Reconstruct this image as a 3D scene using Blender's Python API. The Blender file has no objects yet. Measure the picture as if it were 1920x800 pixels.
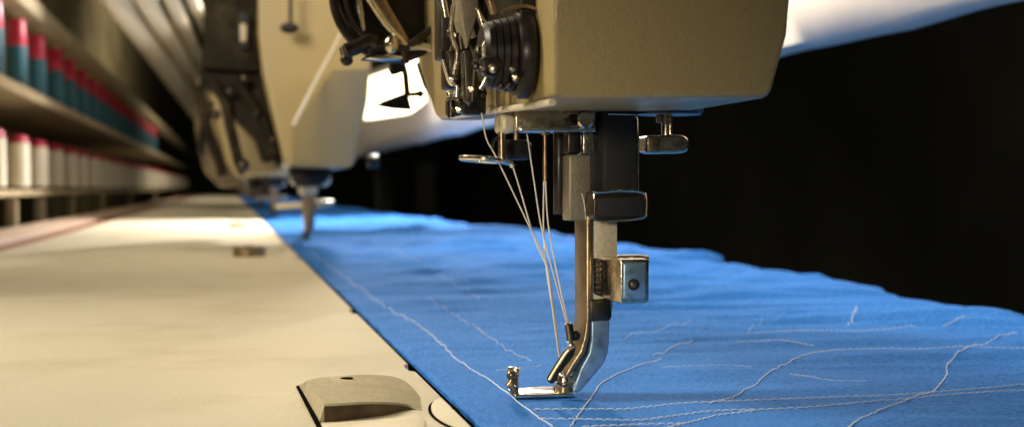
import bpy, bmesh, math, random
from mathutils import Vector, Matrix, noise
random.seed(7)
S = bpy.context.scene
COL = S.collection
R = math.radians

# ------------------------------------------------------------------ camera
F = 50/36*1920
H = .045
yaw = math.atan(530/F); pit = math.atan(48/F)
fw = Vector((math.sin(yaw)*math.cos(pit), math.cos(yaw)*math.cos(pit), -math.sin(pit)))
rt = Vector((math.cos(yaw), -math.sin(yaw), 0))
up = rt.cross(fw)
CAM = Vector((0, 0, H))
cd = bpy.data.cameras.new('camera'); cam = bpy.data.objects.new('camera', cd); COL.objects.link(cam)
m = Matrix((rt, up, -fw)).transposed().to_4x4(); m.translation = CAM
cam.matrix_world = m
cd.lens = 50; cd.sensor_width = 36; cd.clip_start = .01; cd.clip_end = 200
cd.dof.use_dof = True; cd.dof.focus_distance = .307; cd.dof.aperture_fstop = 25
S.camera = cam
def ray(px, py): return fw*F + rt*(px-960) + up*(400-py)
def pY(px, py, Y): r = ray(px, py); return CAM + r*(Y/r.y)
def pZ(px, py, Z=0): r = ray(px, py); return CAM + r*((Z-H)/r.z)
def pX(px, py, X): r = ray(px, py); return CAM + r*(X/r.x)

# ------------------------------------------------------------------ materials
def nd(nt, t, **k):
    n = nt.nodes.new(t)
    for a, v in k.items(): setattr(n, a, v)
    return n
def mat(name, col, rough=.5, metal=0, var=.12, nscale=400, bump=.0, bscale=1500, coat=0, spec=.5, rvar=.1, stretch=(1,1,1), sheen=0, grime=None, gamt=.3, gscale=60):
    M = bpy.data.materials.new(name); M.use_nodes = True
    nt = M.node_tree; b = nt.nodes['Principled BSDF']; L = nt.links
    tc = nd(nt, 'ShaderNodeTexCoord'); mp = nd(nt, 'ShaderNodeMapping'); mp.inputs['Scale'].default_value = stretch
    L.new(tc.outputs['Object'], mp.inputs[0])
    n = nd(nt, 'ShaderNodeTexNoise'); n.inputs['Scale'].default_value = nscale; n.inputs['Detail'].default_value = 4
    L.new(mp.outputs[0], n.inputs[0])
    r = nd(nt, 'ShaderNodeValToRGB')
    r.color_ramp.elements[0].position = .3; r.color_ramp.elements[1].position = .7
    r.color_ramp.elements[0].color = [c*(1-var) for c in col]+[1]
    r.color_ramp.elements[1].color = [min(1, c*(1+var)) for c in col]+[1]
    L.new(n.outputs[0], r.inputs[0]); out = r.outputs[0]
    if grime:
        g = nd(nt, 'ShaderNodeTexNoise'); g.inputs['Scale'].default_value = gscale; g.inputs['Detail'].default_value = 6; g.inputs['Roughness'].default_value = .65
        L.new(mp.outputs[0], g.inputs[0])
        gr = nd(nt, 'ShaderNodeMapRange'); gr.inputs[1].default_value = .52; gr.inputs[2].default_value = .7; gr.inputs[4].default_value = gamt
        L.new(g.outputs[0], gr.inputs[0])
        mx = nd(nt, 'ShaderNodeMix', data_type='RGBA'); L.new(gr.outputs[0], mx.inputs[0]); L.new(out, mx.inputs[6])
        mx.inputs[7].default_value = list(grime)+[1]; out = mx.outputs[2]
    L.new(out, b.inputs['Base Color'])
    b.inputs['Metallic'].default_value = metal
    rr = nd(nt, 'ShaderNodeMapRange'); rr.inputs[3].default_value = max(0, rough-rvar); rr.inputs[4].default_value = min(1, rough+rvar)
    L.new(n.outputs[0], rr.inputs[0]); L.new(rr.outputs[0], b.inputs['Roughness'])
    b.inputs['Coat Weight'].default_value = coat
    b.inputs['Specular IOR Level'].default_value = spec
    b.inputs['Sheen Weight'].default_value = sheen
    if bump:
        n2 = nd(nt, 'ShaderNodeTexNoise'); n2.inputs['Scale'].default_value = bscale; n2.inputs['Detail'].default_value = 3
        L.new(mp.outputs[0], n2.inputs[0])
        bp = nd(nt, 'ShaderNodeBump'); bp.inputs['Strength'].default_value = bump; bp.inputs['Distance'].default_value = .0003
        L.new(n2.outputs[0], bp.inputs['Height']); L.new(bp.outputs[0], b.inputs['Normal'])
    return M
def emis(name, col, st):
    M = bpy.data.materials.new(name); M.use_nodes = True; b = M.node_tree.nodes['Principled BSDF']
    b.inputs['Base Color'].default_value = (*col, 1); b.inputs['Emission Color'].default_value = (*col, 1); b.inputs['Emission Strength'].default_value = st
    return M
M = {}
M['enamel'] = mat('cream_enamel', (.36, .27, .115), .45, var=.05, nscale=900, bump=.5, bscale=2600, coat=.15, grime=(.38, .29, .14), gamt=.12, gscale=40)
M['table'] = mat('cream_laminate', (.74, .66, .50), .6, var=.04, nscale=900, spec=0, bump=.35, bscale=2200, grime=(.54, .44, .27), gamt=.45, gscale=14)  # random mottling, made stronger to stand for shadow bands on the table
M['plate'] = mat('brushed_plate', (.46, .395, .27), .6, metal=0, spec=0, var=.10, nscale=700, bump=.5, bscale=1600, grime=(.34, .26, .14), gamt=.45, gscale=90)
M['steel'] = mat('worn_steel', (.66, .58, .44), .26, metal=1, var=.14, nscale=500, bump=.2, grime=(.26, .18, .09), gamt=.6, gscale=220)
M['bright'] = mat('bright_steel', (.83, .78, .66), .2, metal=1, var=.08, nscale=500, grime=(.4, .3, .18), gamt=.35, gscale=300)
M['satin'] = mat('satin_steel', (.72, .64, .46), .45, metal=.3, var=.1, nscale=900, bump=.35, grime=(.36, .28, .16), gamt=.4, gscale=250)
M['grey'] = mat('grey_metal', (.30, .255, .18), .45, metal=.5, var=.1, nscale=900, bump=.3)
M['brass'] = mat('oily_brass', (.36, .26, .15), .33, metal=.9, var=.25, nscale=600, bump=.2, grime=(.1, .06, .03), gamt=.6, gscale=300)
M['black'] = mat('black_enamel', (.016, .013, .010), .36, var=.3, nscale=300, coat=.05, spec=.3, grime=(.07, .05, .03), gamt=.5, gscale=200)
M['gun'] = mat('gunmetal', (.075, .06, .045), .36, metal=.9, var=.3, nscale=300, grime=(.03, .025, .02), gamt=.6, gscale=260)
M['dark'] = mat('dark_bracket', (.016, .011, .005), .7, metal=0, spec=.15, var=.4, nscale=60, grime=(.09, .065, .03), gamt=.5, gscale=40)
M['brown'] = mat('wall_shade_brown', (.07, .045, .022), .35, metal=.4, var=.4, nscale=300, grime=(.16, .11, .05), gamt=.5, gscale=120)  # brown for the painted shade on the wedge plate's front
M['olive'] = mat('olive_panel', (.30, .24, .12), .7, var=.4, nscale=6)
M['rubber'] = mat('black_rubber', (.012, .011, .010), .7, var=.2)
M['brownish'] = mat('brown_casting', (.10, .07, .03), .6, var=.5, nscale=50, grime=(.26, .20, .09), gamt=.7, gscale=25)
M['void'] = mat('hole_shade_black', (.010, .008, .006), 1, var=.2, spec=0)  # flat unreflecting black, painting the shade inside holes and gaps
M['white'] = mat('white_rail_cover', (.86, .75, .62), .6, var=.03, nscale=30, bump=.5, bscale=60)
M['thread'] = mat('pale_thread', (.86, .78, .62), .6, var=.1, nscale=3000, sheen=.3)
M['stitch'] = mat('white_stitch', (.80, .86, .93), .7, var=.08, nscale=3000, sheen=.3)
M['wood'] = mat('red_brown_trim', (.26, .09, .04), .45, var=.2, nscale=40, stretch=(6,.5,6))
M['tan'] = mat('tan_trim', (.50, .36, .26), .5, var=.1, nscale=40)
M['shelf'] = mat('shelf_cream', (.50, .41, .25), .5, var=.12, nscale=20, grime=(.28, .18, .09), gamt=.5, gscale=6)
M['shelf_shaded'] = mat('shelf_board_shaded', (.26, .20, .11), .6, var=.15, nscale=20)  # cream shelf darkened: its underside shade is put into the colour
M['bar'] = mat('cream_bar', (.62, .55, .38), .5, var=.06, nscale=10)
M['teal'] = mat('teal_yarn', (.002, .09, .13), .6, var=.35, nscale=60, stretch=(1,1,14), bump=.4, bscale=900, sheen=.2)
M['ecru'] = mat('ecru_yarn', (.80, .74, .58), .7, var=.08, nscale=60, stretch=(1,1,14), bump=.4, bscale=900, sheen=.2)
M['red'] = mat('crimson_cap', (.46, .012, .045), .4, var=.15, nscale=40)
M['bgdark'] = mat('dark_wall', (.018, .019, .010), .85, var=.5, nscale=2)
M['glassy'] = mat('blue_reflect_steel', (.30, .46, .60), .4, metal=.7, var=.12, nscale=400, bump=.1, grime=(.1, .14, .18), gamt=.6, gscale=260)  # steel coloured blue to carry the cloth's reflection
M['lamp'] = emis('lamp_glow', (1, .84, .52), 4.5)

# cloth
C = bpy.data.materials.new('blue_cotton'); C.use_nodes = True
nt = C.node_tree; L = nt.links; b = nt.nodes['Principled BSDF']
tc = nd(nt, 'ShaderNodeTexCoord')
w1 = nd(nt, 'ShaderNodeTexWave', bands_direction='X'); w2 = nd(nt, 'ShaderNodeTexWave', bands_direction='Y')
for w in (w1, w2):
    w.inputs['Scale'].default_value = 520; w.inputs['Distortion'].default_value = 1.2; w.inputs['Detail'].default_value = 2; w.inputs['Detail Scale'].default_value = .4
    L.new(tc.outputs['Object'], w.inputs[0])
mm = nd(nt, 'ShaderNodeMath', operation='MULTIPLY'); L.new(w1.outputs['Fac'], mm.inputs[0]); L.new(w2.outputs['Fac'], mm.inputs[1])
nz = nd(nt, 'ShaderNodeTexNoise'); nz.inputs['Scale'].default_value = 1000; L.new(tc.outputs['Object'], nz.inputs[0])
ad = nd(nt, 'ShaderNodeMath', operation='MULTIPLY_ADD'); L.new(nz.outputs[0], ad.inputs[0]); ad.inputs[1].default_value = 1.25; L.new(mm.outputs[0], ad.inputs[2])
rp = nd(nt, 'ShaderNodeValToRGB'); rp.color_ramp.elements[0].position = .5; rp.color_ramp.elements[1].position = 1.0
rp.color_ramp.elements[0].color = (.010, .098, .41, 1); rp.color_ramp.elements[1].color = (.060, .275, .80, 1)
L.new(ad.outputs[0], rp.inputs[0]); L.new(rp.outputs[0], b.inputs['Base Color'])
b.inputs['Roughness'].default_value = .95; b.inputs['Specular IOR Level'].default_value = .08; b.inputs['Sheen Weight'].default_value = .06; b.inputs['Sheen Tint'].default_value = (.5, .75, 1, 1)
bp = nd(nt, 'ShaderNodeBump'); bp.inputs['Strength'].default_value = .8; bp.inputs['Distance'].default_value = .00025
L.new(ad.outputs[0], bp.inputs['Height']); L.new(bp.outputs[0], b.inputs['Normal'])
M['cloth'] = C

# ------------------------------------------------------------------ mesh helpers
class MB:
    def __init__(s): s.bm = bmesh.new()
    def _add(s, vs, fs, bevel=0, seg=2):
        t = bmesh.new(); vv = [t.verts.new(v) for v in vs]
        for f in fs:
            try: t.faces.new([vv[i] for i in f])
            except ValueError: pass
        bmesh.ops.recalc_face_normals(t, faces=t.faces)
        if bevel:
            es = [e for e in t.edges if len(e.link_faces) == 2 and e.calc_face_angle(0) > .35]
            bmesh.ops.bevel(t, geom=es, offset=bevel, segments=seg, profile=.5, affect='EDGES', clamp_overlap=True)
        me = bpy.data.meshes.new('t'); t.to_mesh(me); t.free(); s.bm.from_mesh(me); bpy.data.meshes.remove(me)
        return s
    def prism(s, pts, ext, bevel=0, seg=2):
        n = len(pts); ext = Vector(ext)
        vs = [Vector(p) for p in pts] + [Vector(p)+ext for p in pts]
        fs = [list(range(n)), list(range(2*n-1, n-1, -1))] + [[i, (i+1) % n, n+(i+1) % n, n+i] for i in range(n)]
        return s._add(vs, fs, bevel, seg)
    def box(s, a, b, bevel=0, seg=2):
        x0, y0, z0 = a; x1, y1, z1 = b
        return s.prism([(x0, y0, z0), (x1, y0, z0), (x1, y0, z1), (x0, y0, z1)], (0, y1-y0, 0), bevel, seg)
    def tube(s, path, r, seg=12, caps=True):
        path = [Vector(p) for p in path]; n = len(path)
        rs = r if isinstance(r, (list, tuple)) else [r]*n
        t0 = (path[1]-path[0]).normalized()
        a = t0.orthogonal().normalized(); vs = []; fs = []
        for i, p in enumerate(path):
            t = (path[min(i+1, n-1)]-path[max(i-1, 0)]).normalized()
            a = (a - t*a.dot(t)).normalized(); c = t.cross(a)
            for k in range(seg):
                q = 2*math.pi*k/seg; vs.append(p + (a*math.cos(q)+c*math.sin(q))*rs[i])
        for i in range(n-1):
            for k in range(seg):
                fs.append([i*seg+k, i*seg+(k+1) % seg, (i+1)*seg+(k+1) % seg, (i+1)*seg+k])
        if caps: fs += [list(range(seg)), list(range((n-1)*seg, n*seg))]
        return s._add(vs, fs)
    def cyl(s, a, b, r, seg=24, bevel=0, r2=None):
        a = Vector(a); b = Vector(b); r2 = r if r2 is None else r2
        if bevel:
            d = (b-a).normalized()*bevel
            return s.tube([a, a+d*.3, a+d, b-d, b-d*.3, b], [r-bevel, r-bevel*.3, r, r2, r2-bevel*.3, r2-bevel], seg)
        return s.tube([a, b], [r, r2], seg)
    def lathe(s, a, axis, prof, seg=32):
        a = Vector(a); axis = Vector(axis).normalized()
        return s.tube_prof(a, axis, prof, seg)
    def tube_prof(s, a, axis, prof, seg):
        u = axis.orthogonal().normalized(); v = axis.cross(u); vs = []; fs = []
        for (t, r) in prof:
            for k in range(seg):
                q = 2*math.pi*k/seg; vs.append(a+axis*t+(u*math.cos(q)+v*math.sin(q))*max(r, 1e-6))
        for i in range(len(prof)-1):
            for k in range(seg): fs.append([i*seg+k, i*seg+(k+1) % seg, (i+1)*seg+(k+1) % seg, (i+1)*seg+k])
        fs += [list(range(seg)), list(range((len(prof)-1)*seg, len(prof)*seg))]
        return s._add(vs, fs)
    def ball(s, c, r, sx=1, sy=1, sz=1):
        t = bmesh.new(); bmesh.ops.create_uvsphere(t, u_segments=20, v_segments=12, radius=r)
        for v in t.verts: v.co = Vector((v.co.x*sx, v.co.y*sy, v.co.z*sz))+Vector(c)
        me = bpy.data.meshes.new('t'); t.to_mesh(me); t.free(); s.bm.from_mesh(me); bpy.data.meshes.remove(me); return s
    def grid(s, rows):
        n = len(rows[0]); vs = [p for r in rows for p in r]
        fs = [[i*n+k, i*n+k+1, (i+1)*n+k+1, (i+1)*n+k] for i in range(len(rows)-1) for k in range(n-1)]
        return s._add(vs, fs)
    def build(s, name, mt, parent=None, angle=35, loc=None):
        o0 = Vector(loc) if loc is not None else (Vector(parent['o']) if parent else Vector())
        for v in s.bm.verts: v.co -= o0
        me = bpy.data.meshes.new(name); s.bm.to_mesh(me); s.bm.free()
        me.polygons.foreach_set('use_smooth', [True]*len(me.polygons)); me.set_sharp_from_angle(angle=R(angle))
        me.materials.append(M[mt] if isinstance(mt, str) else mt)
        o = bpy.data.objects.new(name, me); COL.objects.link(o)
        if parent: o.parent = parent; o['o'] = tuple(parent['o'])
        elif loc is not None: o.location = o0; o['o'] = tuple(o0)
        else: o['o'] = (0, 0, 0)
        return o
def tag(o, label, cat, group=None):
    o['label'] = label; o['category'] = cat
    if group: o['group'] = group
    return o
def struct(o): o['kind'] = 'structure'; return o
def thing(name, loc, label, cat, group=None):
    o = bpy.data.objects.new(name, None); COL.objects.link(o); o.location = loc; o['o'] = tuple(loc); o.empty_display_size = .01
    return tag(o, label, cat, group)
def copy_tree(o, parent=None):
    c = o.copy(); COL.objects.link(c)
    if parent: c.parent = parent
    for ch in list(o.children): copy_tree(ch, c)
    return c
def cr(pts, n=8):      # Catmull-Rom through points
    pts = [Vector(p) for p in pts]; out = []
    for i in range(len(pts)-1):
        p0 = pts[max(i-1, 0)]; p1 = pts[i]; p2 = pts[i+1]; p3 = pts[min(i+2, len(pts)-1)]
        for k in range(n):
            t = k/n; out.append(.5*((2*p1)+(p2-p0)*t+(2*p0-5*p1+4*p2-p3)*t*t+(3*p1-p0-3*p2+p3)*t**3))
    out.append(pts[-1]); return out
def PP(lst, Y): return [pY(x, y, Y) for x, y in lst]
def mmY(px, Y): return px/F*Y      # length of px pixels at distance Y

# ------------------------------------------------------------------ room
struct(MB().box((-6, -3, -.80), (6, 18, -.75)).build('floor', 'bgdark'))
struct(MB().box((2.4, -3, -.75), (2.5, 18, 3)).build('wall', 'bgdark'))
struct(MB().box((-6, 16, -.75), (2.39, 16.1, 3)).build('wall', 'bgdark'))
struct(MB().box((-2.5, -3, -.75), (-2.4, 15.9, 3)).build('wall', 'bgdark'))

# ------------------------------------------------------------------ table
XE = pZ(752, 668).x
XE2 = XE + .0026
tb = thing('machine_table', (-.05, 2, 0), 'long cream machine table running back beneath the row of heads, left of the blue cloth', 'table')
# top with small notches along its cloth side
pts = [(-.158, .12), (XE, .12)]
def notch(y, w, d): return [(XE, y-w), (XE-d*.8, y-w*.7), (XE-d, y), (XE-d*.8, y+w*.7), (XE, y+w)]
for y_, w_, d_ in ((pZ(862, 772).y, .006, .0042), (pZ(776, 688).y, .008, .0016), (.52, .012, .002), (.93, .02, .003), (1.27, .02, .003)):
    pts += notch(y_, w_, d_)
pts += [(XE, 9), (-.158, 9)]
MB().prism([(x, y, -.030) for x, y in pts], (0, 0, .030), .0004, 2).build('table_top', 'table', tb)
MB().box((-.182, .12, -.034), (-.1585, 9, -.0015), .002).build('edge_trim', 'wood', tb)
MB().box((-.235, .12, -.034), (-.1825, 9, .002), .002).build('edge_trim', 'tan', tb)
MB().box((XE+.0004, .10, -.03), (XE+.05, 9, -.0075), 0).build('throat_channel', 'void', tb)
for x in (-.21, .03):
    for y in (.3, 4.5, 8.7):
        MB().box((x-.02, y-.02, -.75), (x+.02, y+.02, -.035), .003).build('leg', 'dark', tb)

# finger plate wedge, foreground
zt = .0034
def wz(px, py, z): return pZ(px, py, z)
wp = thing('cover_plate', pZ(650, 740), 'worn metal wedge plate with a small hole, in the foreground on the cream table', 'cover plate')
cols = [((572, 712), (608, 757), .0034), ((600, 706), (640, 755.5), .00335), ((650, 702), (685, 753), .0031), ((700, 701), (725, 753.5), .0025),
        ((738, 705), (752, 755.5), .0016), ((764, 718), (772, 760), .0008), ((786, 744), (792, 769), .00005)]
bb = cr([Vector((c_[0][0], c_[0][1], c_[2]*1000)) for c_ in cols], 5); ff = cr([Vector((c_[1][0], c_[1][1], c_[2]*1000)) for c_ in cols], 5)
cols = [((p_.x, p_.y), (q_.x, q_.y), max(.00003, q_.z/1000)) for p_, q_ in zip(bb, ff)]
rowsp = []
for (bx, by), (fx, fy), z in cols:
    B_, F_ = pZ(bx, by, z), pZ(fx, fy, z)
    rowsp.append([Vector((B_.x, B_.y, -.001)), B_+Vector((0, 0, -.0004)), B_+Vector((.0002, -.0008, 0)), B_.lerp(F_, .35), B_.lerp(F_, .7), F_+Vector((0, .0005, 0)), F_+Vector((0, 0, -min(.00035, z))), Vector((F_.x, F_.y, -.001))])
lb, lf = pZ(561, 725, 0), pZ(599, 790.5, 0)
a0, f0 = rowsp[0][1], rowsp[0][6]
r0 = [Vector((lb.x, lb.y, -.001)), lb+Vector((0, 0, .0004))]+[lb.lerp(lf, k)+Vector((0, 0, .0003)) for k in (.1, .35, .7, .93)]+[lf, Vector((lf.x, lf.y, -.001))]
r1 = [p.lerp(q, .88) for p, q in zip(r0, rowsp[0])]
MB().grid([r0, r1]+rowsp).build('plate', 'plate', wp, angle=28)
sw = []
for k, ((bx, by), (fx, fy), z) in enumerate(cols):
    F_ = pZ(fx, fy, z)+Vector((0, -.00006, 0)); sw.append([F_+Vector((0, 0, -min(.0004, z*.9))), F_+Vector((0, -.00003, -z*.5-.0002)), Vector((F_.x, F_.y-.00003, -.0005))])
MB().grid(sw).build('scoop_shade', 'brown', wp)  # dark sheet over the front wall, painting its shade
hc = pZ(650, 709.5, .0031)
MB().lathe(hc+Vector((0, 0, .00012)), (0, 0, 1), [(-.0006, .0014), (.0001, .0014), (.00015, .0012)], 28).build('screw_hole', 'void', wp)
lp = [pZ(x, y, .0004) for x, y in [(602, 793), (650, 789), (750, 782), (782, 773), (796, 785), (806, 860), (636, 860)]]
MB().prism([(p.x, p.y, -.001) for p in lp], (0, 0, .0014), .0002, 2).build('front_lip', 'table', wp)
sp_ = [pZ(x, y, .0003) for x, y in [(555, 722), (562, 720), (600, 790), (636, 862), (627, 862)]]
MB().prism([(p.x, p.y, -.001) for p in sp_], (0, 0, .0012)).build('seam', 'void', wp)
# round cap near the edge
cc = pZ(884, 778)
rc = thing('round_cap', cc, 'round cream cap with a dark groove, at the bottom beside the cloth edge', 'cap', 'round inset caps on the table')
rr_ = .0080
def clipdisc(c, r, xmax, n=64):
    out = []
    for k in range(n):
        q = 2*math.pi*k/n; out.append(Vector((min(c.x+r*math.cos(q), xmax), c.y+3.0*r*math.sin(q), 0)))
    res = []
    for p in out:
        if not res or (p-res[-1]).length > 1e-6: res.append(p)
    return res
MB().prism([p+Vector((0, 0, -.002)) for p in clipdisc(cc, rr_, XE-.0003)], (0, 0, .0022)).build('groove', 'void', rc)
MB().prism([p+Vector((0, 0, -.001)) for p in clipdisc(cc, rr_-.0006, XE-.0010)], (0, 0, .0018), .0002).build('disc', 'table', rc)
hx = pZ(866, 772)
MB().prism([Vector((min(hx.x+.0020*math.cos(q/32*6.2832), XE-.0002), hx.y+.0042*math.sin(q/32*6.2832), .0003)) for q in range(32)], (0, 0, .00065)).build('finger_hole', 'void', rc)
for px, py, r_, lb in ((467, 480, .0108, 'small tan oval cap on the table, nearer of the two blurred ones'), (447, 425, .013, 'faint tan oval cap on the table, farther of the two blurred ones')):
    c = pZ(px, py); t = thing('round_cap', c, lb, 'cap', 'round inset caps on the table')
    hh = .0062 if px > 450 else .004
    MB().lathe(c, (0, 0, 1), [(-.002, r_), (hh-.0008, r_), (hh, r_*.93), (hh, r_*.1)], 40).build('disc', 'brass', t)
    MB().lathe(c+Vector((0, 0, hh)), (0, 0, 1), [(0, r_*.35), (.0005, r_*.33), (.0005, .0005)], 24).build('knob', 'void', t)

# ------------------------------------------------------------------ cloth
def chz(x, y):
    """height of the cloth"""
    e = min(1, max(0, (x-XE-.004)/.03)); d = max(0, min(1, (x-.07)/.12))
    s = y
    big = noise.noise(Vector((x*7, s*16, 3.1)))*.0030
    mid = noise.noise(Vector((x*16+s*5, s*46, 7.7)))*.0015
    mid2 = abs(noise.noise(Vector((x*9-s*6, s*30, 1.7))))*.0020
    fold = (1-abs(noise.noise(Vector((x*7+s*3+noise.noise(Vector((x*11, s*20, 0)))*.8, s*62, 11.3)))*2)**.8)*.0028
    fine = noise.noise(Vector((x*40, s*120, 5.7)))*.00030
    fall = 1/(1+max(0, y-.6)*.25)
    near = min(1, max(.05, math.hypot(x-.072, (y-.30)*.7)/.045))
    return 1.9*(big*d + (mid*1.0+mid2*.7+fold*(.4+.6*d)-.0012)*(.25+.75*e) + fine*3)*near*max(.16, min(1.35, 1.65*(y-.2)))*fall*1.1 + .0001
X1 = .30
def cx(u, y):
    edge = .272 + .030*math.exp(-((y-1.0)/.45)**2) + .009*noise.noise(Vector((y*9, 0, 2))) + .005*noise.noise(Vector((y*34, 0, 5)))
    return XE2 + (edge-XE2)*u
rows = []
ys = []; y = .17
while y < 8.6: ys.append(y); y *= 1.0065 if y < 2 else 1.02
for y in ys:
    row = [Vector((XE2-.0001, y, -.0020)), Vector((XE2-.0001, y, -.0013))]
    NU = 190
    for k in range(NU+1):
        u = k/NU; x = cx(u, y); z = chz(x, y) - .004*max(0, (u-.9)/.1)**2 - .0010*max(0, 1-u/.03)
        row.append(Vector((x, y, z)))
    xe, ze = row[-1].x, row[-1].z
    for k in range(1, 9): row.append(Vector((xe+.006*math.sin(k/8*1.5)+.002*noise.noise(Vector((k*.3, y*12, 9))), y, ze-.012*k*k/8)))
    rows.append(row)
cl = thing('blue_cloth', (.15, .5, 0), 'rumpled bright blue cotton cloth with white stitching, spread under the needles', 'cloth')
cm = MB().grid(rows).build('fabric', 'cloth', cl, angle=180)
# stitch rows (picture positions laid down on the cloth)
lines = [
 [(585, 478), (640, 515), (720, 573), (800, 620), (860, 676), (935, 724), (985, 765), (1040, 803)],
 [(1000, 768), (1100, 767), (1180, 767), (1290, 756), (1490, 749), (1700, 736), (1960, 716)],
 [(1010, 784), (1110, 786), (1210, 787), (1330, 771), (1500, 765), (1700, 749), (1960, 732)],
 [(1240, 806), (1300, 790), (1350, 778), (1420, 769)],
 [(1330, 757), (1370, 745), (1405, 728), (1440, 700), (1500, 670), (1560, 655), (1640, 650), (1800, 655), (1960, 654)],
 [(1590, 803), (1640, 772), (1700, 752), (1750, 730), (1775, 706), (1780, 676), (1840, 645), (1950, 612)],
 [(1070, 800), (1098, 760), (1115, 737), (1131, 716), (1184, 692), (1241, 671)],
 [(1225, 668), (1260, 652), (1300, 637)],
 [(1378, 640), (1440, 641), (1536, 648)],
 [(1395, 624), (1425, 606), (1455, 594)],
 [(1400, 628), (1500, 622), (1620, 616), (1760, 608), (1880, 600)],
 [(1590, 612), (1597, 600), (1606, 580)],
 [(895, 615), (930, 640), (960, 661), (1000, 676)],
 [(930, 694), (960, 690), (1020, 686)],
 [(640, 430), (700, 455), (760, 482), (830, 520), (900, 560)], [(1150, 640), (1210, 622), (1300, 604)], [(1240, 690), (1330, 684), (1420, 690)],
 [(1480, 700), (1560, 712), (1640, 716)], [(800, 560), (850, 590), (905, 622)], [(1090, 800), (1180, 796), (1290, 794)],
]
def stitch(line, wl=1):
    dense = cr([(x, y, 0) for x, y in line], 40)
    P3 = []
    for q in dense:
        p = pZ(q.x, q.y, .0005)
        zsm = sum(chz(p.x+a, p.y+b2) for a in (-.004, .004) for b2 in (-.01, 0, .01))/6
        P3.append(pZ(q.x, q.y, zsm))
    # relax the row a little, as a sewn line lies
    for _ in range(70): P3 = [P3[0]]+[(P3[k-1]+P3[k]*2+P3[k+1])/4 for k in range(1, len(P3)-1)]+[P3[-1]]
    path = P3
    mb = MB(); acc = 0; seglen = .0017; cur = [path[0]]
    out = []
    for a, b2 in zip(path, path[1:]):
        d = (b2-a).length; acc += d
        cur.append(b2)
        if acc >= seglen: out.append((cur[0], cur[-1])); cur = [b2]; acc = 0
    for a, b2 in out:
        d = (b2-a); s_ = Vector((-d.y, d.x, 0)).normalized()*random.uniform(-.00012, .00012)
        a2 = a+d*.04+s_; c2 = b2-d*.04+s_
        def zz(p, o): q = p.copy(); q.z = chz(p.x, p.y)+o; return q
        w = .000115*wl
        mb.tube([zz(a2, -.00002), zz(a2*.75+c2*.25, .0002), zz(a2*.25+c2*.75, .0002), zz(c2, -.00002)], [w*.7, w, w, w*.7], 6)
    return mb
for l in lines:
    if l: stitch(l, .55 if l[0] in ((895, 615), (930, 694), (1330, 583), (1395, 624), (640, 430), (1150, 640), (1240, 690), (1480, 700), (800, 560), (1500, 590)) else 1).build('stitch_line', 'stitch', cl, angle=60)

# ------------------------------------------------------------------ foreground head
YF = .30; YB = .2486
h1 = thing('sewing_machine', (pY(1075, 745, YF).x, YF, H), 'nearest sewing head, large cream casting with sharp presser foot lowered onto the cloth', 'sewing machine', 'sewing machine heads in a row')
zb = pY(1200, 184, YB).z
body = MB()
fp = PP([(1036, -420), (1036, 184), (1432, 184), (1447, 176), (1477, 66), (1488, -60), (1490, -420)], YB)
t = bmesh.new(); n = len(fp); vv = [t.verts.new(p) for p in fp]+[t.verts.new(p+Vector((0, .060, 0))) for p in fp]
t.faces.new(vv[:n]); t.faces.new(vv[n:][::-1])
for i in range(n): t.faces.new([vv[i], vv[(i+1) % n], vv[n+(i+1) % n], vv[n+i]])
bmesh.ops.recalc_face_normals(t, faces=t.faces)
xs = min(v.co.x for v in t.verts)
es = [e for e in t.edges if all(abs(v.co.x-xs) < 1e-5 and abs(v.co.y-YB) < 1e-5 for v in e.verts)]
bmesh.ops.bevel(t, geom=es, offset=.0034, segments=8, profile=.5, affect='EDGES')
es = [e for e in t.edges if len(e.link_faces) == 2 and e.calc_face_angle(0) > .5]
bmesh.ops.bevel(t, geom=es, offset=.0011, segments=4, profile=.5, affect='EDGES', clamp_overlap=True)
me = bpy.data.meshes.new('t'); t.to_mesh(me); t.free(); body.bm.from_mesh(me)
body.build('body', 'enamel', h1)
XL = pY(1036, 100, YB).x
fpl = [pX(x, y, XL+.0004) for x, y in [(1000, 197), (940, 207), (905, 212), (824, 225), (816, 217), (784, 118), (784, -300), (1000, -300)]]
MB().prism(fpl, (.012, 0, 0), .0010, 3).build('face_plate', 'enamel', h1)
# thin lower rim strip
MB().tube([pX(x, y, XL-.0008) for x, y in [(1036, 192), (1000, 198), (940, 206), (905, 210), (850, 219)]], .0007, 8).build('rim', 'satin', h1)

# needle bar clamp plate
def slab(px0, py0, px1, py1, Y, th, bev=.0004):
    a = pY(px0, py1, Y); c = pY(px1, py0, Y)
    return MB().box((a.x, Y, a.z), (c.x, Y+th, c.z), bev, 3)
br = slab(965, 205, 1118, 246, .293, .010, .0005).build('needle_bracket', 'steel', h1)
slab(938, 212, 966, 250, .294, .008, .0012).build('bracket_end', 'satin', br)
slab(975, 240, 1118, 246.5, .2915, .003, .0003).build('bracket_lip', 'bright', br)
c0 = pY(1095, 226, .2925)
MB().lathe(c0, (0, -1, 0), [(-.001, .0018), (.0012, .0018), (.0016, .0014), (.0016, .0002)], 24).build('screw', 'bright', br)
c0 = pY(1074, 225, .2925)
MB().lathe(c0, (0, -1, 0), [(-.001, .0012), (.001, .0012), (.0013, .0009), (.0013, .0002)], 20).build('screw', 'black', br)
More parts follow.
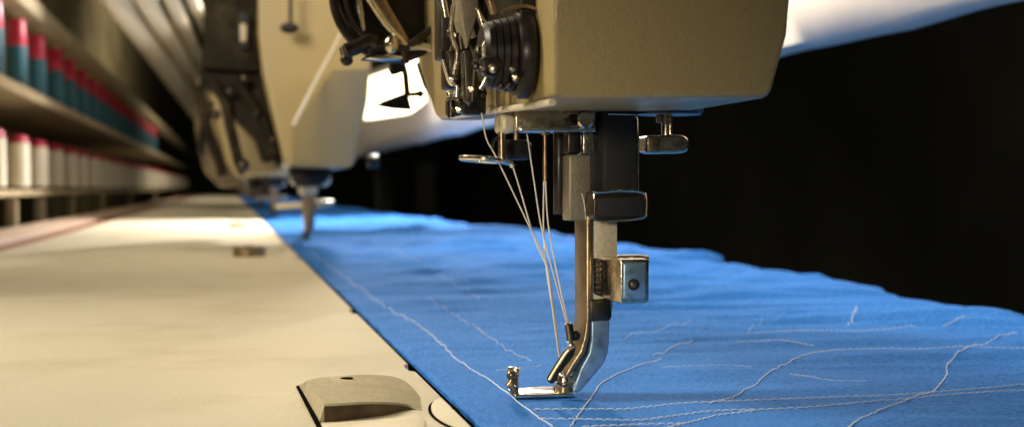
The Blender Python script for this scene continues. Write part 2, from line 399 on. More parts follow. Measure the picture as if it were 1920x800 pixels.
# thread guide ring and its post
gx = h1
gp = MB(); gp.cyl(pY(941, 248, .296), pY(941, 300, .296), .00085, 16); gp.cyl(pY(968, 246, .2955), pY(968, 262, .2955), .0006, 10)
ga = gp.build('thread_guide', 'brass', h1)
rg = []
cR = pY(903, 299, .296)
for k in range(41):
    q = 2*math.pi*k/40; rg.append(cR+Vector((math.cos(q)*.0042, math.sin(q)*.0075, -.00035*math.cos(q))))
MB().tube(rg, .0006, 10, False).build('guide_ring', 'bright', ga)
MB().tube(cr([pY(930, 300, .296), pY(945, 303, .296), pY(958, 307, .296), pY(962, 313, .296)]), .0006, 8).build('guide_arm', 'bright', ga)
MB().tube(cr([pY(936, 258, .296), pY(927, 262, .295), pY(924, 272, .294), pY(925, 280, .294)]), .00028, 8).build('guide_hook', 'gun', ga)
slab(944, 262, 1000, 300, .302, .004, .0015).build('guide_block', 'black', ga)

# bars
MB().cyl(pY(1049, 240, .303), pY(1049, 402, .303), .00135, 24, .0004).build('needle_bar', 'black', h1)
nb = MB(); nb.cyl(pY(1022, 252, .2985), pY(1022, 345, .2985), .00048, 12); nb.lathe(pY(1022, 253, .2985), (0, 0, 1), [(0, .0009), (.0005, .0011), (.001, .0008)], 16)
nb.build('guide_rod', 'brass', h1)
MB_ = slab(1066, 290, 1109, 414, .2955, .006, .0005).build('guide_bar', 'grey', h1)
slab(1063, 246, 1090, 289, .2965, .006, .0006).build('bar_clamp', 'gun', MB_)
slab(1092, 246, 1116, 290, .2975, .006, .0004).build('bar_clamp', 'steel', MB_)
slab(1086, 212, 1124, 246, .299, .005, .0007).build('bar_clamp', 'brass', MB_)
# presser bar housing
ph = slab(1128, 196, 1197, 372, .294, .011, .0012).build('presser_bar', 'rubber', h1)
cb = PP([(1113, 362), (1122, 359), (1200, 359), (1212, 365), (1214, 372), (1212, 402), (1203, 411), (1150, 415), (1120, 413), (1112, 404)], .2885)
MB().prism(cb, (0, .016, 0), .0009, 4).build('presser_clamp', 'gun', ph)
cb2 = PP([(1120, 370), (1202, 368), (1205, 403), (1198, 406), (1120, 407)], .2882)
MB().prism(cb2, (0, .002, 0), .0004, 2).build('clamp_face', 'rubber', ph)
MB().tube(cr(PP([(1114, 372), (1116, 362), (1135, 360), (1165, 358), (1200, 360), (1212, 367), (1213, 395), (1208, 407), (1180, 412), (1140, 415)], .2880), 6), .00022, 8).build('clamp_rim', 'bright', ph)
MB().lathe(pY(1165, 361, .294), (0, 0, 1), [(-.001, .0026), (.0006, .0026), (.0010, .0018), (.0010, .0003)], 24).build('screw', 'bright', ph)
MB().tube(PP([(1140, 214), (1190, 215), (1196, 222), (1197, 260), (1197, 358)], .2937), .00018, 8).build('edge_highlight', 'bright', ph)  # bright line drawn as the highlight along the housing's edge
# side knob
kn = MB(); kn.cyl(pY(1249, 206, .30), pY(1249, 256, .30), .0011, 18); kn.cyl(pY(1237, 212, .30), pY(1237, 230, .30), .0008, 12); kn.cyl(pY(1257, 214, .299), pY(1257, 252, .299), .00045, 10)
kn = kn.build('thumb_screw', 'steel', h1)
a = pY(1212, 271, .2975); c = pY(1292, 271, .2975)
MB().prism([pY(x, y, .2955) for x, y in [(1212, 255), (1222, 254), (1278, 253), (1290, 258), (1293, 268), (1291, 282), (1283, 287), (1225, 288), (1212, 286)]], (0, .006, 0), .0012, 4).build('knob', 'steel', kn)

MB().prism(PP([(1214, 257), (1238, 256), (1238, 286), (1214, 285)], .2951), (0, .002, 0), .0003).build('knob_end', 'brass', kn)
MB().lathe(pY(1250, 212, .298), (0, 0, 1), [(-.0004, .0075), (.0004, .008), (.002, .0078)], 40).build('washer', 'gun', kn)

# presser foot ----------------------------------------------------------
pf = MB()
sh = PP([(1108, 400), (1158, 400), (1158, 486), (1152, 560), (1146, 598), (1108, 604)], .2958)
pf.prism(sh, (0, .0095, 0), .0004, 2)
pf = pf.build('presser_foot', 'satin', h1)
# left strip, curved down toward needle
stp = [(1100, 402), (1111, 402), (1111, 500), (1110, 590), (1106, 630), (1098, 660), (1078, 690), (1066, 708), (1060, 703), (1071, 684), (1088, 658), (1096, 632), (1100, 600)]
MB().prism(PP(stp, .2944), (0, .011, 0), .00035, 2).build('foot_strip', 'brass', pf)
cv = [(1108, 600), (1144, 597), (1143, 640), (1140, 664), (1132, 682), (1112, 706), (1088, 734), (1079, 737), (1076, 722), (1088, 690), (1104, 660), (1108, 636)]
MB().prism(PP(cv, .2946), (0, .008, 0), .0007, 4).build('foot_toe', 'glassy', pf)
MB().prism(PP([(1106, 562), (1146, 560), (1148, 594), (1144, 601), (1106, 603)], .2943), (0, .010, 0), .0006, 2).build('foot_collar', 'gun', pf)
# clamp box with hole
bxp = PP([(1163, 487), (1217, 485), (1217, 564), (1212, 568), (1163, 569)], .2815)
cbx = MB().prism(bxp, (0, .0200, 0), .0007, 4).build('clamp_box', 'steel', pf)
bf = PP([(1168, 492), (1212, 491), (1212, 560), (1168, 562)], .2812)
MB().prism(bf, (0, .002, 0), .0005, 3).build('box_face', 'glassy', pf)  # reflected blue of the cloth is put into this face's colour
MB().lathe(pY(1188, 533, .2811), (0, -1, 0), [(-.001, .0012), (.0002, .0012), (.0003, .0009), (.0003, .0002)], 24).build('screw_hole', 'rubber', pf)
MB().lathe(pY(1188, 533, .2808), (0, -1, 0), [(-.001, .0006), (.0001, .0006), (.0002, .0003)], 16).build('hole_pin', 'brass', pf)
MB().lathe(pY(1187, 483, .290), (0, 0, 1), [(-.001, .0034), (.0003, .0034), (.0006, .0028), (.0006, .0003)], 32).build('box_screw', 'brass', pf)
kn_ = MB(); kn_.prism(PP([(1118, 484), (1130, 486), (1130, 556), (1118, 552)], .2935), (0, .004, 0), .0003)
for k in range(7): kn_.cyl(pY(1117, 489+k*10, .2940), pY(1128, 489+k*10, .2925), .00035, 10)
kn_.build('knurled_washer', 'gun', pf)

# needle
nd_ = MB(); nd_.tube([pY(1066, 640, .2985), pY(1072, 680, .2985), pY(1083, 737, .2985)], [.00042, .0004, .00005], 10)
nd_.build('needle', 'bright', h1)
# foot plate with posts, on the cloth
z0 = .0003
a = pZ(958, 742, z0); c = pZ(1066, 742, z0)
yb = a.y
lft = thing; pl = MB()
pl.prism([Vector((pY(958, 740, yb).x, yb-.004, z0)), Vector((pY(1068, 740, yb).x, yb-.004, z0)), Vector((pY(1070, 740, yb).x, yb+.004, z0)), Vector((pY(1040, 740, yb).x, yb+.008, z0)), Vector((pY(960, 740, yb).x, yb+.005, z0))], (0, 0, .0009), .0003, 3)
fpz = pl.build('foot_plate', 'bright', h1)
yq = .302
ps = MB(); ps.prism(PP([(949, 722), (958, 730), (966, 744), (982, 752), (1064, 753), (1066, 748), (984, 746), (974, 738), (972, 720), (966, 706), (957, 706), (955, 716)], yq-.006), (0, .0022, 0), .0003, 2)
ps.build('foot_bracket', 'brass', fpz)
k1 = MB(); k1.cyl(pY(953, 698, yq-.004), pY(972, 697, yq-.004), .00125, 18, .0003); k1.ball(pY(959, 702, yq-.0055), .0011); k1.cyl(pY(964, 702, yq-.004), pY(965, 738, yq-.004), .0009, 12)
k1.build('foot_post', 'brass', fpz)
k1 = MB(); k1.ball(pY(969, 695, yq-.0055), .0008); k1.ball(pY(966, 722, yq-.0055), .0006)
k1.build('rivet', 'bright', fpz)
k2 = MB(); k2.cyl(pY(1059, 712, yq-.003), pY(1057, 750, yq-.003), .0019, 20, .0004); k2.build('foot_post', 'brass', fpz)
k2 = MB(); k2.lathe(pY(1058, 716, yq-.003), (0, 0, 1), [(-.0004, .0015), (.0004, .0022), (.0014, .0020), (.0018, .0014), (.0019, .0002)], 24)
k2.build('post_cap', 'bright', fpz)
MB().tube(cr(PP([(1044, 716), (1052, 722), (1066, 723), (1076, 718)], yq-.0062), 6), .00032, 8).build('wire_loop', 'bright', fpz)
MB().cyl(pY(1044, 722, yq-.002), pY(1040, 745, yq-.002), .0008, 12).build('foot_post', 'bright', fpz)
# take-down lever
lv = MB(); lv.prism(PP([(1073, 646), (1081, 650), (1076, 668), (1050, 700), (1040, 718), (1031, 719), (1028, 710), (1040, 690), (1058, 662)], .2925), (0, .0022, 0), .0004, 3)
lv = lv.build('foot_lever', 'gun', h1)
MB().tube(cr(PP([(1079, 648), (1064, 660), (1046, 686), (1030, 712)], .2923), 6), .00035, 8).build('lever_edge', 'brass', lv)
MB().tube(cr(PP([(1064, 604), (1067, 622), (1070, 640), (1078, 650)], .2925), 6), [.0004+.0000*i for i in range(19)], 10).build('thread_eye', 'brass', lv)
tt = MB(); tt.cyl(pY(1066, 606, .2935), pY(1071, 638, .2935), .0009, 14, .0002); tt.ball(pY(1078, 628, .2945), .0012); tt.build('eye_block', 'gun', lv)

# ------------------------------------------------------------------ upper mechanism of nearest head (mounted on its left face)
Ym = .2655
mc = pY(958, 103, Ym)
prof = [(.0004, .0004), (.0004, .0052), (.0010, .0058)]
for k in range(4):
    t0 = .0012+k*.0013; prof += [(t0, .0061+.0003*k), (t0+.0010, .0063+.0003*k), (t0+.0011, .0058+.0003*k), (t0+.0013, .0058+.0003*k)]
prof += [(.0068, .0078), (.0078, .0084), (.0092, .0084), (.0098, .0078), (.0102, .0050), (.0120, .0050)]
cxm = Vector((XL-.0104, mc.y, mc.z))
td = MB().lathe(cxm, (1, 0, 0), prof, 56).build('tension_disc', 'black', h1)
MB().lathe(cxm+Vector((-.0008, 0, 0)), (1, 0, 0), [(0, .0010), (.0002, .0014), (.0004, .0016), (.002, .0016)], 28).build('tension_knob', 'gun', td)
for q in range(5):
    an = R(200+q*28); MB().ball(cxm+Vector((.0015+.0011*q, -math.cos(an)*.0050-.004, math.sin(an)*.0040-.0022)), .0008).build('bead', 'gun', td)
# column of small blocks in front of the face plate
mcb = MB()
for (x0, y0, x1, y1, Y, th) in ((826, -60, 868, 108, .312, .010), (836, 108, 880, 165, .308, .008), (842, 182, 870, 216, .308, .006), (870, -60, 912, 215, .300, .005)):
    a = pY(x0, y1, Y); c = pY(x1, y0, Y); mcb.box((a.x, Y, a.z), (c.x, Y+th, c.z), .0006, 2)
mcb.box((XL-.0035, .263, pY(930, 104, .29).z), (XL+.001, .345, .2), .0010, 3)
lk = mcb.build('lever_block', 'black', h1)
for (pl_, w, mt_) in (([(826, -20), (836, 34)], .0011, 'steel'), ([(862, -30), (868, 40), (880, 75)], .0024, 'satin'), ([(893, 10), (905, 38), (916, 48), (908, 66)], .0011, 'steel'), ([(912, -10), (930, 26)], .0010, 'steel'),
                      ([(830, 112), (838, 138), (846, 156), (856, 160), (856, 182)], .0007, 'bright'), ([(838, 186), (868, 186)], .0007, 'steel'), ([(846, 190), (846, 220)], .0010, 'gun'), ([(862, 62), (868, 108)], .0013, 'gun'), ([(872, 120), (880, 200)], .0013, 'black'), ([(842, 52), (850, 80), (846, 100)], .0008, 'gun')):
    MB().tube(cr(PP(pl_, .2975), 6), w*.78, 12).build('linkage', mt_, lk)
for (x, y, r_) in ((845, 62, .0012), (862, 192, .0011), (850, 206, .0008), (894, 122, .0012), (908, 128, .001), (922, 134, .0009), (906, 175, .0011), (888, 130, .001)):
    MB().ball(pY(x, y, .2965), r_*.78).build('screw', 'gun', lk)
MB().lathe(pX(905, 176, XL), (-1, 0, 0), [(-.001, .0022), (.0004, .0022), (.0006, .0016), (.0006, .0002)], 24).build('face_screw', 'brass', lk)
for pts_, Y_, th_, mt_ in (([(858, -40), (896, -40), (898, 20), (886, 62), (876, 92), (868, 60), (862, 20)], .283, .003, 'grey'), ([(904, -30), (914, -30), (934, 24), (930, 30), (922, 26)], .262, .002, 'brass'),
        ([(892, 14), (900, 18), (918, 46), (914, 68), (908, 72), (902, 48)], .270, .002, 'steel'), ([(868, 96), (886, 92), (900, 118), (898, 170), (884, 196), (872, 188)], .288, .004, 'gun'),
        ([(902, 108), (930, 104), (944, 122), (930, 146), (906, 140)], .258, .003, 'black'), ([(838, 96), (870, 92), (876, 128), (858, 152), (842, 130)], .296, .003, 'gun'),
        ([(826, 92), (842, 96), (852, 150), (846, 158), (834, 140)], .300, .003, 'dark'), ([(838, 170), (868, 168), (872, 180), (840, 184)], .298, .002, 'steel')):
    MB().prism(PP(pts_, Y_), (0, th_, 0), .0004, 3).build('lever_plate', mt_, lk)
for x, y, r_, Y_, mt_ in ((892, 124, .0008, .256, 'gun'), (906, 130, .0007, .255, 'gun'), (924, 128, .0008, .255, 'steel'), (962, 132, .0006, .253, 'gun'), (966, 146, .0005, .253, 'steel'), (852, 66, .0007, .296, 'steel'), (884, 168, .0007, .286, 'steel'), (848, 150, .0006, .295, 'bright'), (860, 206, .0007, .295, 'steel')):
    MB().lathe(pY(x, y, Y_), (-.3, -1, .1), [(-.001, r_), (.0003, r_), (.0005, r_*.6), (.0005, r_*.1)], 16).build('screw', mt_, lk)
for pl_, w, mt_ in (([(880, -20), (876, 60), (890, 110), (886, 190)], .0005, 'gun'), ([(916, 70), (906, 96), (914, 140), (902, 168)], .0004, 'steel'), ([(850, 10), (846, 60), (858, 100), (852, 140)], .0005, 'steel'), ([(940, 24), (980, 12), (1010, 20)], .0004, 'brass')):
    MB().tube(cr(PP(pl_, .262 if pl_[0][0] > 900 else .286), 6), w, 10).build('linkage', mt_, lk)
# big rotary take-up wheel
Yw = .42
wc = pY(735, -8, Yw)
tor = MB(); pth = []
Rw = mmY(112, Yw)
for k in range(65):
    q = 2*math.pi*k/64; pth.append(wc+Vector((math.cos(q)*Rw*.96, math.sin(q)*.004, math.sin(q)*Rw*1.05)))
tor.tube(pth, .0018, 12, False)
tw = tor.build('take_up_wheel', 'black', h1)
MB().lathe(wc+Vector((0, .002, 0)), (0, 1, 0), [(0, .0005), (0, Rw*.90), (.003, Rw*.93), (.006, Rw*.90), (.006, .001)], 56).build('wheel_disc', 'black', tw)
pth = [wc+Vector((math.cos(R(a))*Rw*.80, -.0015, math.sin(R(a))*Rw*.80)) for a in range(0, 361, 8)]
MB().tube(pth, .0012, 10, False).build('wheel_ring', 'gun', tw)
MB().prism(PP([(667, -30), (676, -30), (682, 20), (686, 58), (680, 57), (670, 20)], Yw-.006), (0, .003, 0), .0005, 2).build('wheel_fin', 'steel', tw)
MB().prism(PP([(684, -20), (712, -20), (748, 40), (772, 80), (766, 86), (756, 84), (730, 48)], Yw-.010), (0, .005, 0), .0008, 3).build('wheel_arm', 'brass', tw)
MB().tube(PP([(676, -25), (722, 45), (764, 88)], Yw-.012), .0008, 10).build('arm_edge', 'steel', tw)
for pl_, w, mt_ in (([(768, 86), (800, 62), (834, 42)], .0011, 'gun'), ([(764, 90), (800, 90), (822, 104), (832, 118), (838, 140)], .0008, 'satin'), ([(790, 85), (826, 87)], .0007, 'satin'), ([(690, 92), (720, 84), (740, 90), (768, 92)], .0012, 'gun'), ([(820, 70), (822, 100)], .0010, 'gun'), ([(760, 120), (756, 96)], .0012, 'gun'), ([(648, 96), (670, 88), (690, 78), (706, 80)], .0022, 'gun')):
    MB().tube(cr(PP(pl_, Yw-.012), 6), w, 12).build('linkage', mt_, tw)
MB().prism(PP([(684, 110), (700, 103), (730, 100), (762, 106), (756, 112), (720, 114)], Yw-.013), (0, .003, 0), .0006, 3).build('oval_plate', 'bright', tw)
MB().prism(PP([(676, 112), (700, 114), (764, 114), (790, 100), (770, 92), (700, 94)], Yw-.009), (0, .004, 0), .0006, 3).build('dark_plate', 'black', tw)
MB().ball(pY(734, 84, Yw-.014), .0022, 1, 1, 1.2).build('wheel_nut', 'steel', tw)
MB().ball(pY(650, 112, Yw-.006), .0019).build('pivot_ball', 'black', tw)
MB().cyl(pY(643, 90, Yw-.004), pY(650, 112, Yw-.006), .0012, 12).build('pivot_arm', 'gun', tw)
# blade hanging below
bl = MB(); bl.prism(PP([(704, 198), (718, 190), (756, 176), (764, 172), (772, 206), (740, 204)], .50), (0, .002, 0), .0003)
bl.tube(cr(PP([(752, 110), (760, 140), (762, 160), (764, 180)], .501), 6), .0011, 10); bl.tube(PP([(762, 178), (786, 176)], .501), .0008, 8); bl.ball(pY(788, 176, .501), .0013)
bl.build('hanging_blade', 'dark', h1)
MB().prism(PP([(733, 112), (757, 112), (757, 134), (738, 140), (733, 134)], .45), (0, .006, 0), .0006).build('bracket', 'dark', h1)
MB().prism(PP([(782, 118), (792, 112), (800, 92), (830, 104), (832, 150), (812, 176), (808, 180), (796, 160)], .46), (0, .004, 0), .0006).build('side_flap', 'dark', h1)

# ------------------------------------------------------------------ threads of the nearest head
def thr(pts, Y, lb, r=.00016):
    ps = [pY(x, y, Y+dy) for x, y, dy in pts]
    p = MB().tube(cr(ps, 6), r, 8).build('sewing_thread', 'thread', None, loc=ps[-1])
    tag(p, lb, 'thread', 'pale threads running down to the needle')
thr([(903, 212, 0), (912, 260, 0), (932, 298, 0), (1000, 440, 0), (1024, 492, 0), (1036, 580, 0), (1049, 668, 0), (1060, 714, 0)], .2955, 'leftmost pale thread, passing through the thin guide ring')
thr([(961, 311, 0), (975, 355, 0), (1003, 450, 0), (1026, 505, 0), (1040, 590, 0), (1050, 668, .0)], .2965, 'pale thread starting from the tip of the guide arm')
thr([(988, 250, 0), (1000, 330, 0), (1014, 420, 0), (1034, 500, 0), (1063, 606, 0)], .297, 'pale thread dropping from the middle of the needle bracket')
thr([(1020, 340, 0), (1019, 420, 0), (1024, 500, 0), (1040, 600, 0), (1050, 668, 0)], .2975, 'left of the two pale threads under the brass guide rod')
thr([(1023, 340, 0), (1028, 420, 0), (1046, 520, 0), (1066, 608, 0)], .298, 'right of the two pale threads under the brass guide rod')
thr([(1091, 362, 0), (1096, 385, 0), (1099, 412, 0)], .2952, 'short stray thread end lying on the flat grey bar', .00014)

# ------------------------------------------------------------------ further heads
Y2 = 1.26; SP = .99
base2 = pY(570, 455, Y2); base2.z = H
h2 = thing('sewing_machine', base2, '', 'sewing machine', 'sewing machine heads in a row')
Yb2 = 1.10
MB().prism(PP([(484, -160), (484, 60), (492, 135), (512, 220), (534, 305), (545, 311), (655, 315), (666, 305), (690, 190), (697, 100), (712, -160)], Yb2), (0, .16, 0), .006, 4).build('body', 'enamel', h2)
MB().prism([pY(x, y, Yb2-.001-.056*max(0, (306-y)/178)) for x, y in [(622, 128), (692, 128), (690, 190), (665, 300), (652, 308), (547, 306), (549, 238)]], (0, .052, 0), .0015, 3).build('cover_panel', 'enamel', h2)
MB().prism(PP([(543, 312), (624, 313), (618, 338), (600, 350), (555, 350), (545, 336)], Yb2+.06), (0, .05, 0), .003, 2).build('lower_block', 'black', h2)
MB().tube(cr(PP([(640, 60), (624, 92), (600, 136), (572, 190), (550, 234)], Yb2-.058), 6), [.0004+.00003*k for k in range(25)], 8).build('ridge_highlight', 'thread', h2)  # pale tube standing for the specular highlight along the panel ridge
tm = MB(); tm.cyl(pY(545, -20, Yb2-.02), pY(545, 46, Yb2-.02), .0015, 12); tm.ball(pY(543, 53, Yb2-.02), .0072, 1, 1, .6)
tm.build('hook', 'rubber', h2)
s2 = MB().prism(PP([(568, 345), (592, 345), (592, 400), (589, 436), (571, 436), (569, 400)], Y2-.01), (0, .02, 0), .002, 3).build('presser_foot', 'brass', h2)
MB().prism(PP([(572, 430), (582, 432), (580, 445), (575, 458), (562, 460), (566, 445)], Y2-.008), (0, .014, 0), .002, 2).build('foot_toe', 'black', s2)
MB().prism(PP([(563, 345), (597, 345), (596, 366), (564, 366)], Y2-.02), (0, .04, 0), .003, 3).build('foot_clamp', 'satin', s2)
rg = []; cR = pY(606, 381, Y2)
MB().lathe(cR, (0, 0, 1), [(-.002, .0085), (.002, .0095), (.003, .008), (.003, .002)], 32).build('guide_ring', 'satin', h2)
MB().cyl(pY(520, 386, Y2+.1), pY(612, 383, Y2), .0026, 12).build('guide_arm', 'satin', h2)
MB().ball(pY(607, 336, Y2-.02), .0065, 1, 1, 1).build('knob', 'satin', h2)
MB().cyl(pY(690, 303, Y2-.02), pY(710, 302, Y2-.02), .0055, 16, .001).build('side_knob', 'gun', h2)
# tall dark column in front of the casting
MB().prism(PP([(384, -160), (488, -160), (490, 128), (486, 134), (378, 128), (382, 40)], Yb2+.02), (0, .06, 0), .004, 3).build('front_column', 'dark', h2)
MB().box(*[tuple(v) for v in (pY(447, 92, Yb2+.012), pY(468, 28, Yb2+.03))], .002).build('slot', 'rubber', h2)
a, c = pY(450, 78, Yb2+.008), pY(462, 48, Yb2+.02)
MB().box(tuple(a), tuple(c), .001).build('slot_pin', 'shelf', h2)
MB().prism(PP([(384, 140), (492, 126), (538, 308), (522, 322), (446, 334), (424, 300)], Yb2+.11), (0, .05, 0), .005, 3).build('arm_casting', 'enamel', h2)
MB().prism(PP([(366, 140), (392, 140), (424, 290), (470, 352), (412, 352), (380, 320), (364, 240)], Yb2+.17), (0, .05, 0), .004, 3).build('rear_bracket', 'brownish', h2)
bk = MB()
bk.prism(PP([(372, 130), (486, 128), (500, 175), (532, 236), (533, 306), (520, 312), (512, 296), (505, 306), (492, 302), (480, 262), (440, 222), (418, 176), (376, 160)], Yb2+.03), (0, .05, 0), .004, 3)
bk = bk.build('lever_bracket', 'dark', h2)
for pl_, w in (([(395, 150), (420, 190), (432, 240), (450, 310), (460, 322)], .0042), ([(372, 160), (385, 230), (410, 300), (418, 330)], .0040), ([(440, 150), (470, 190), (500, 240), (515, 290)], .0040), ([(395, 190), (380, 250), (376, 290)], .0030)):
    MB().tube(cr(PP(pl_, Yb2+.025), 6), w, 12).build('lever', 'dark', bk)
for x, y, r_ in ((458, 148, .0045), (480, 214, .003), (512, 262, .003), (430, 172, .0035), (455, 310, .0055), (404, 215, .004)):
    MB().ball(pY(x, y, Yb2+.018), r_).build('joint', 'gun', bk)
labs = ['second sewing head from the camera, large blurred cream casting with dark column beside it']
ords = ['third', 'fourth', 'fifth', 'sixth', 'seventh', 'eighth']
h2['label'] = labs[0]
for k in range(1, 7):
    c = copy_tree(h2); c.location = base2+Vector((0, SP*k, 0)); c['label'] = '%s sewing head counted from the camera, blurred and partly hidden by the ones before it' % ords[k-1]

# ------------------------------------------------------------------ white rail behind the heads
XR = .30
def rp_(dx, z): return Vector((XR+dx, .2, z))
zl = pX(1700, 57, XR+.009).z-.003
sec = [(.070, zl+.04), (.045, zl+.022), (.022, zl+.008), (.009, zl+.003), (.001, zl+.008), (-.002, zl+.028), (-.001, zl+.06), (.006, zl+.12), (.02, zl+.20), (.06, zl+.24), (.10, zl+.24), (.10, zl+.12)]
rws = []
y = .25
while y < 8.5:
    rws.append([Vector((XR+dx+.0022*noise.noise(Vector((i*.9, y*9, 0))), y, z+.0028*noise.noise(Vector((i*.5+9, y*8, 4)))+.0010*noise.noise(Vector((i*.5+9, y*30, 4))))) for i, (dx, z) in enumerate(sec)]+[]); y += .02
for r_ in rws: r_.append(r_[0].copy())
rl = MB().grid(rws).build('padded_rail', 'white', None, angle=60)
tag(rl, 'long white padded rail running back above the cloth, behind the heads', 'rail')
# lamp behind second head
lt = thing('work_lamp', pY(735, 170, 1.62), 'glowing white work lamp between the nearest head and the second one', 'lamp')
MB().prism(PP([(640, 150), (690, 146), (742, 128), (756, 108), (792, 108), (800, 190), (770, 212), (700, 222), (640, 226)], 1.62), (0, .02, 0), .003, 3).build('lamp_panel', 'lamp', lt)
MB().prism(PP([(636, 140), (690, 136), (740, 118), (753, 98), (810, 98), (812, 90), (636, 92)], 1.60), (0, .06, 0), .003).build('lamp_shade', 'dark', lt)

# dark uprights behind
for i, (px, lb) in enumerate(((722, 'left of the two faint dark posts standing behind the cloth'), (800, 'right of the two faint dark posts standing behind the cloth'))):
    p = pY(px, 330, 3.2); tag(MB().box((p.x-.02, 3.2, -.75), (p.x+.02, 3.24, .1), .002).build('frame_post', 'rubber', None, loc=(p.x, 3.2, -.75)), lb, 'post', 'posts behind the cloth')

# ------------------------------------------------------------------ thread rack on the left
XS = -.272
rk = thing('thread_rack', (XS, 2, -.75), 'long cream two-shelf thread rack on the left, stacked with yarn cones', 'rack')
zs2 = H + .49*.262; zs1 = H - .003
sh2 = MB().box((XS-.18, .6, zs2-.011), (XS+.014, 12, zs2), .002).build('shelf', 'shelf_shaded', rk)
MB().box((XS+.0145, .6, zs2-.0125), (XS+.018, 12, zs2+.001), .001).build('shelf_edge', 'shelf', sh2)
MB().box((XS-.18, .6, zs1-.008), (XS+.014, 12, zs1), .002).build('shelf', 'shelf', rk)
MB().box((XS-.02, .6, H+.262*.90), (XS+.012, 12, H+.262*.99), .002).build('top_rail', 'shelf', rk)
MB().box((XS-.20, .6, -.05), (XS-.19, 12, .95), .001).build('back_board', 'olive', rk)
for y in (1.72, 1.90, 2.18, 2.6, 3.2, 4.1, 5.5, 7.5):
    MB().box((XS-.008, y, -.75), (XS+.006, y+.014, zs1-.009), .001).build('post', 'shelf', rk)
for y in (3.6, 5.6, 9):
    MB().box((XS-.17, y, zs1+.001), (XS-.155, y+.02, zs2-.012), .001).build('divider', 'dark', rk)
def cone(kind, loc):
    w = .0145
    t = thing('thread_cone', loc, '', 'thread cone', 'teal yarn cones on the upper shelf' if kind == 'teal' else 'white yarn cones on the lower shelf')
    h_ = .092 if kind == 'teal' else .072; cut = .62 if kind == 'teal' else .86
    o = Vector(loc)
    MB().lathe(o, (0, 0, 1), [(.004, w*.9), (.005, w), (h_*cut*.5, w*.97), (h_*cut, w*.93), (h_*cut+.001, w*.6)], 24).build('yarn', 'teal' if kind == 'teal' else 'ecru', t)
    MB().lathe(o, (0, 0, 1), [(h_*cut, w*.92), (h_*cut+.002, w*.94), (h_*.96, w*.80), (h_, w*.62), (h_, w*.1)], 24).build('cap', 'red', t)
    MB().lathe(o, (0, 0, 1), [(0, w*.7), (.001, w*.72), (.004, w*.6)], 20).build('base', 'black', t)
    return t
def nth(i): return ['first', 'second', 'third', 'fourth', 'fifth', 'sixth', 'seventh', 'eighth', 'ninth', 'tenth'][i]
def ordinal(i):
    if i < 10: return nth(i)
    n = i+1; s = 'th' if 10 <= n % 100 <= 20 else {1: 'st', 2: 'nd', 3: 'rd'}.get(n % 10, 'th')
    return '%d%s' % (n, s)
for kind, z, N, sh_ in (('teal', zs2, 19, 'upper'), ('ecru', zs1, 40, 'lower')):
    proto = None
    for i in range(N):
        off = 408 if i == 0 else 0
        Yk = 1.755 + .202*i + random.uniform(-.008, .008)
        loc = Vector((XS+random.uniform(-.001, .001), Yk, z))
        if kind == 'ecru' and i in (25, 33): continue
        if proto is None: proto = o = cone(kind, loc)
        else: o = copy_tree(proto); o.location = loc; o.rotation_euler.z = random.uniform(0, 6)
        w_ = 'teal cone with crimson top' if kind == 'teal' else 'off-white cone with crimson cap'
        o['label'] = '%s, %s from the left along the %s shelf of the rack' % (w_, ordinal(i), sh_)

# ------------------------------------------------------------------ overhead diagonal bars
bars = [((150, -30), (352, 226), 46, 14, 'lowest of the blurred cream overhead bars, just above the thread rack'),
        ((222, -40), (372, 182), 36, 12, 'second lowest of the blurred cream overhead bars'),
        ((300, -20), (374, 110), 40, 16, 'third of the blurred cream overhead bars from the left'),
        ((348, -40), (392, 70), 36, 18, 'rightmost of the blurred cream overhead bars, beside the dark column'),
        ]
bars = [((208, -10), (366, 205), 40, 25, bars[0][4]), ((266, -10), (372, 165), 34, 21, bars[1][4]), ((318, -10), (378, 125), 27, 18, bars[2][4]), ((358, -10), (388, 65), 22, 16, bars[3][4])]
for (a, c, wa, wc_, lb) in bars:
    Ya, Yc = 1.7, 4.0
    A_, C_ = pY(*a, Ya), pY(*c, Yc)
    d = (C_-A_); C2 = A_+d*1.1; A2 = A_-d*.12
    A0, A1 = A2, C2; ra, rb = mmY(wa*.5, Ya)*1.0, mmY(wc_*.62, Yc)
    tag(MB().tube([A0, A0.lerp(A1, .5), A1], [ra, (ra+rb)/2, rb], 20).build('overhead_bar', 'bar', None, loc=A0), lb, 'overhead bar', 'cream bars overhead at the left')
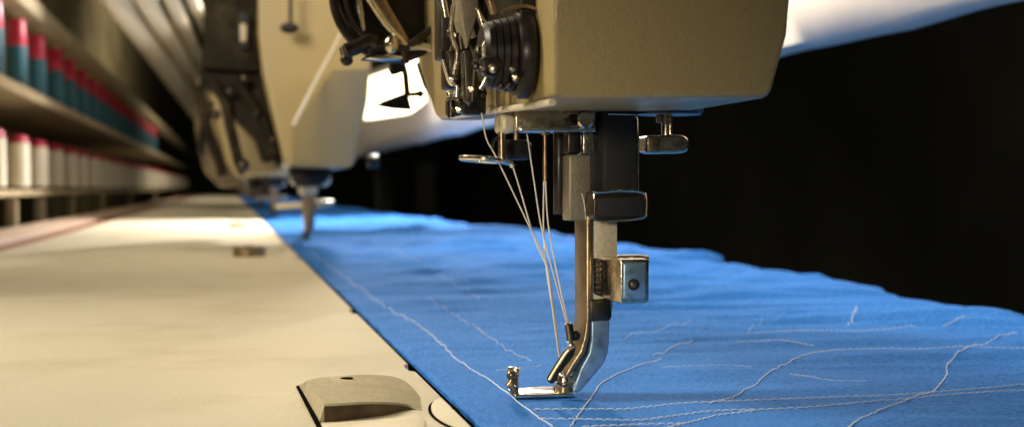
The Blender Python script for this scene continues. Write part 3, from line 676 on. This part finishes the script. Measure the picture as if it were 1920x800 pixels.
tag(MB().box((-.75, 1.2, .52), (-.73, 9, 1.3)).build('back_panel', 'dark', None, loc=(-.74, 5, .52)), 'dark panel behind the cream overhead bars at upper left', 'panel')

# ------------------------------------------------------------------ light
W = bpy.data.worlds.new('World'); S.world = W; W.use_nodes = True
W.node_tree.nodes['Background'].inputs[0].default_value = (.9, .8, .6, 1); W.node_tree.nodes['Background'].inputs[1].default_value = .03
def area(name, loc, target, sx, sy, e, col):
    l = bpy.data.lights.new(name, 'AREA'); l.shape = 'RECTANGLE'; l.size = sx; l.size_y = sy; l.energy = e; l.color = col
    o = bpy.data.objects.new(name, l); COL.objects.link(o); o.location = loc
    o.rotation_euler = (Vector(target)-Vector(loc)).to_track_quat('-Z', 'Y').to_euler(); return o
area('ceiling_light', (-.60, 2.8, 1.5), (.0, 2.2, 0), .5, 5.0, 46, (1, .90, .68))
wl_ = area('left_key_light', (-.85, .62, .80), (.02, .40, 0), .35, .5, 4.6, (1, .91, .72)); wl_.data.spread = R(95)  # soft key lamp added at upper left; there is no window
fl = area('fill_light', (-.16, -.12, .10), (.072, .3, .018), .05, .05, .022, (1, .88, .66)); fl.data.spread = R(26)
area('cloth_graze_fill', (.26, 2.1, .50), (.23, .40, .03), .06, .14, 21.0, (1, .97, .93))  # added low light grazing the cloth folds, not a lamp on any head
area('rack_fill', (.0, 5.6, 1.1), (-.27, 6.2, .1), .3, 7.0, 30, (1, .90, .70))  # added light to brighten the cones, no fixture on the rack
rl_ = area('rail_fill', (.05, .62, .45), (.31, .66, .16), 1.3, .06, 2.7, (1, .92, .80)); rl_.data.spread = R(75)  # added out-of-view light to whiten the near rail
fr = area('second_head_fill', (-.40, .30, .42), (.06, 1.15, .14), .35, .35, .52, (1, .92, .74)); fr.data.spread = R(34)  # added light to brighten the camera side of the second head
S.render.engine = 'CYCLES'
S.cycles.use_denoising = True
S.view_settings.view_transform = 'Standard'; S.view_settings.look = 'None'; S.view_settings.exposure = 0
for o in bpy.data.objects:
    if 'o' in o: del o['o']
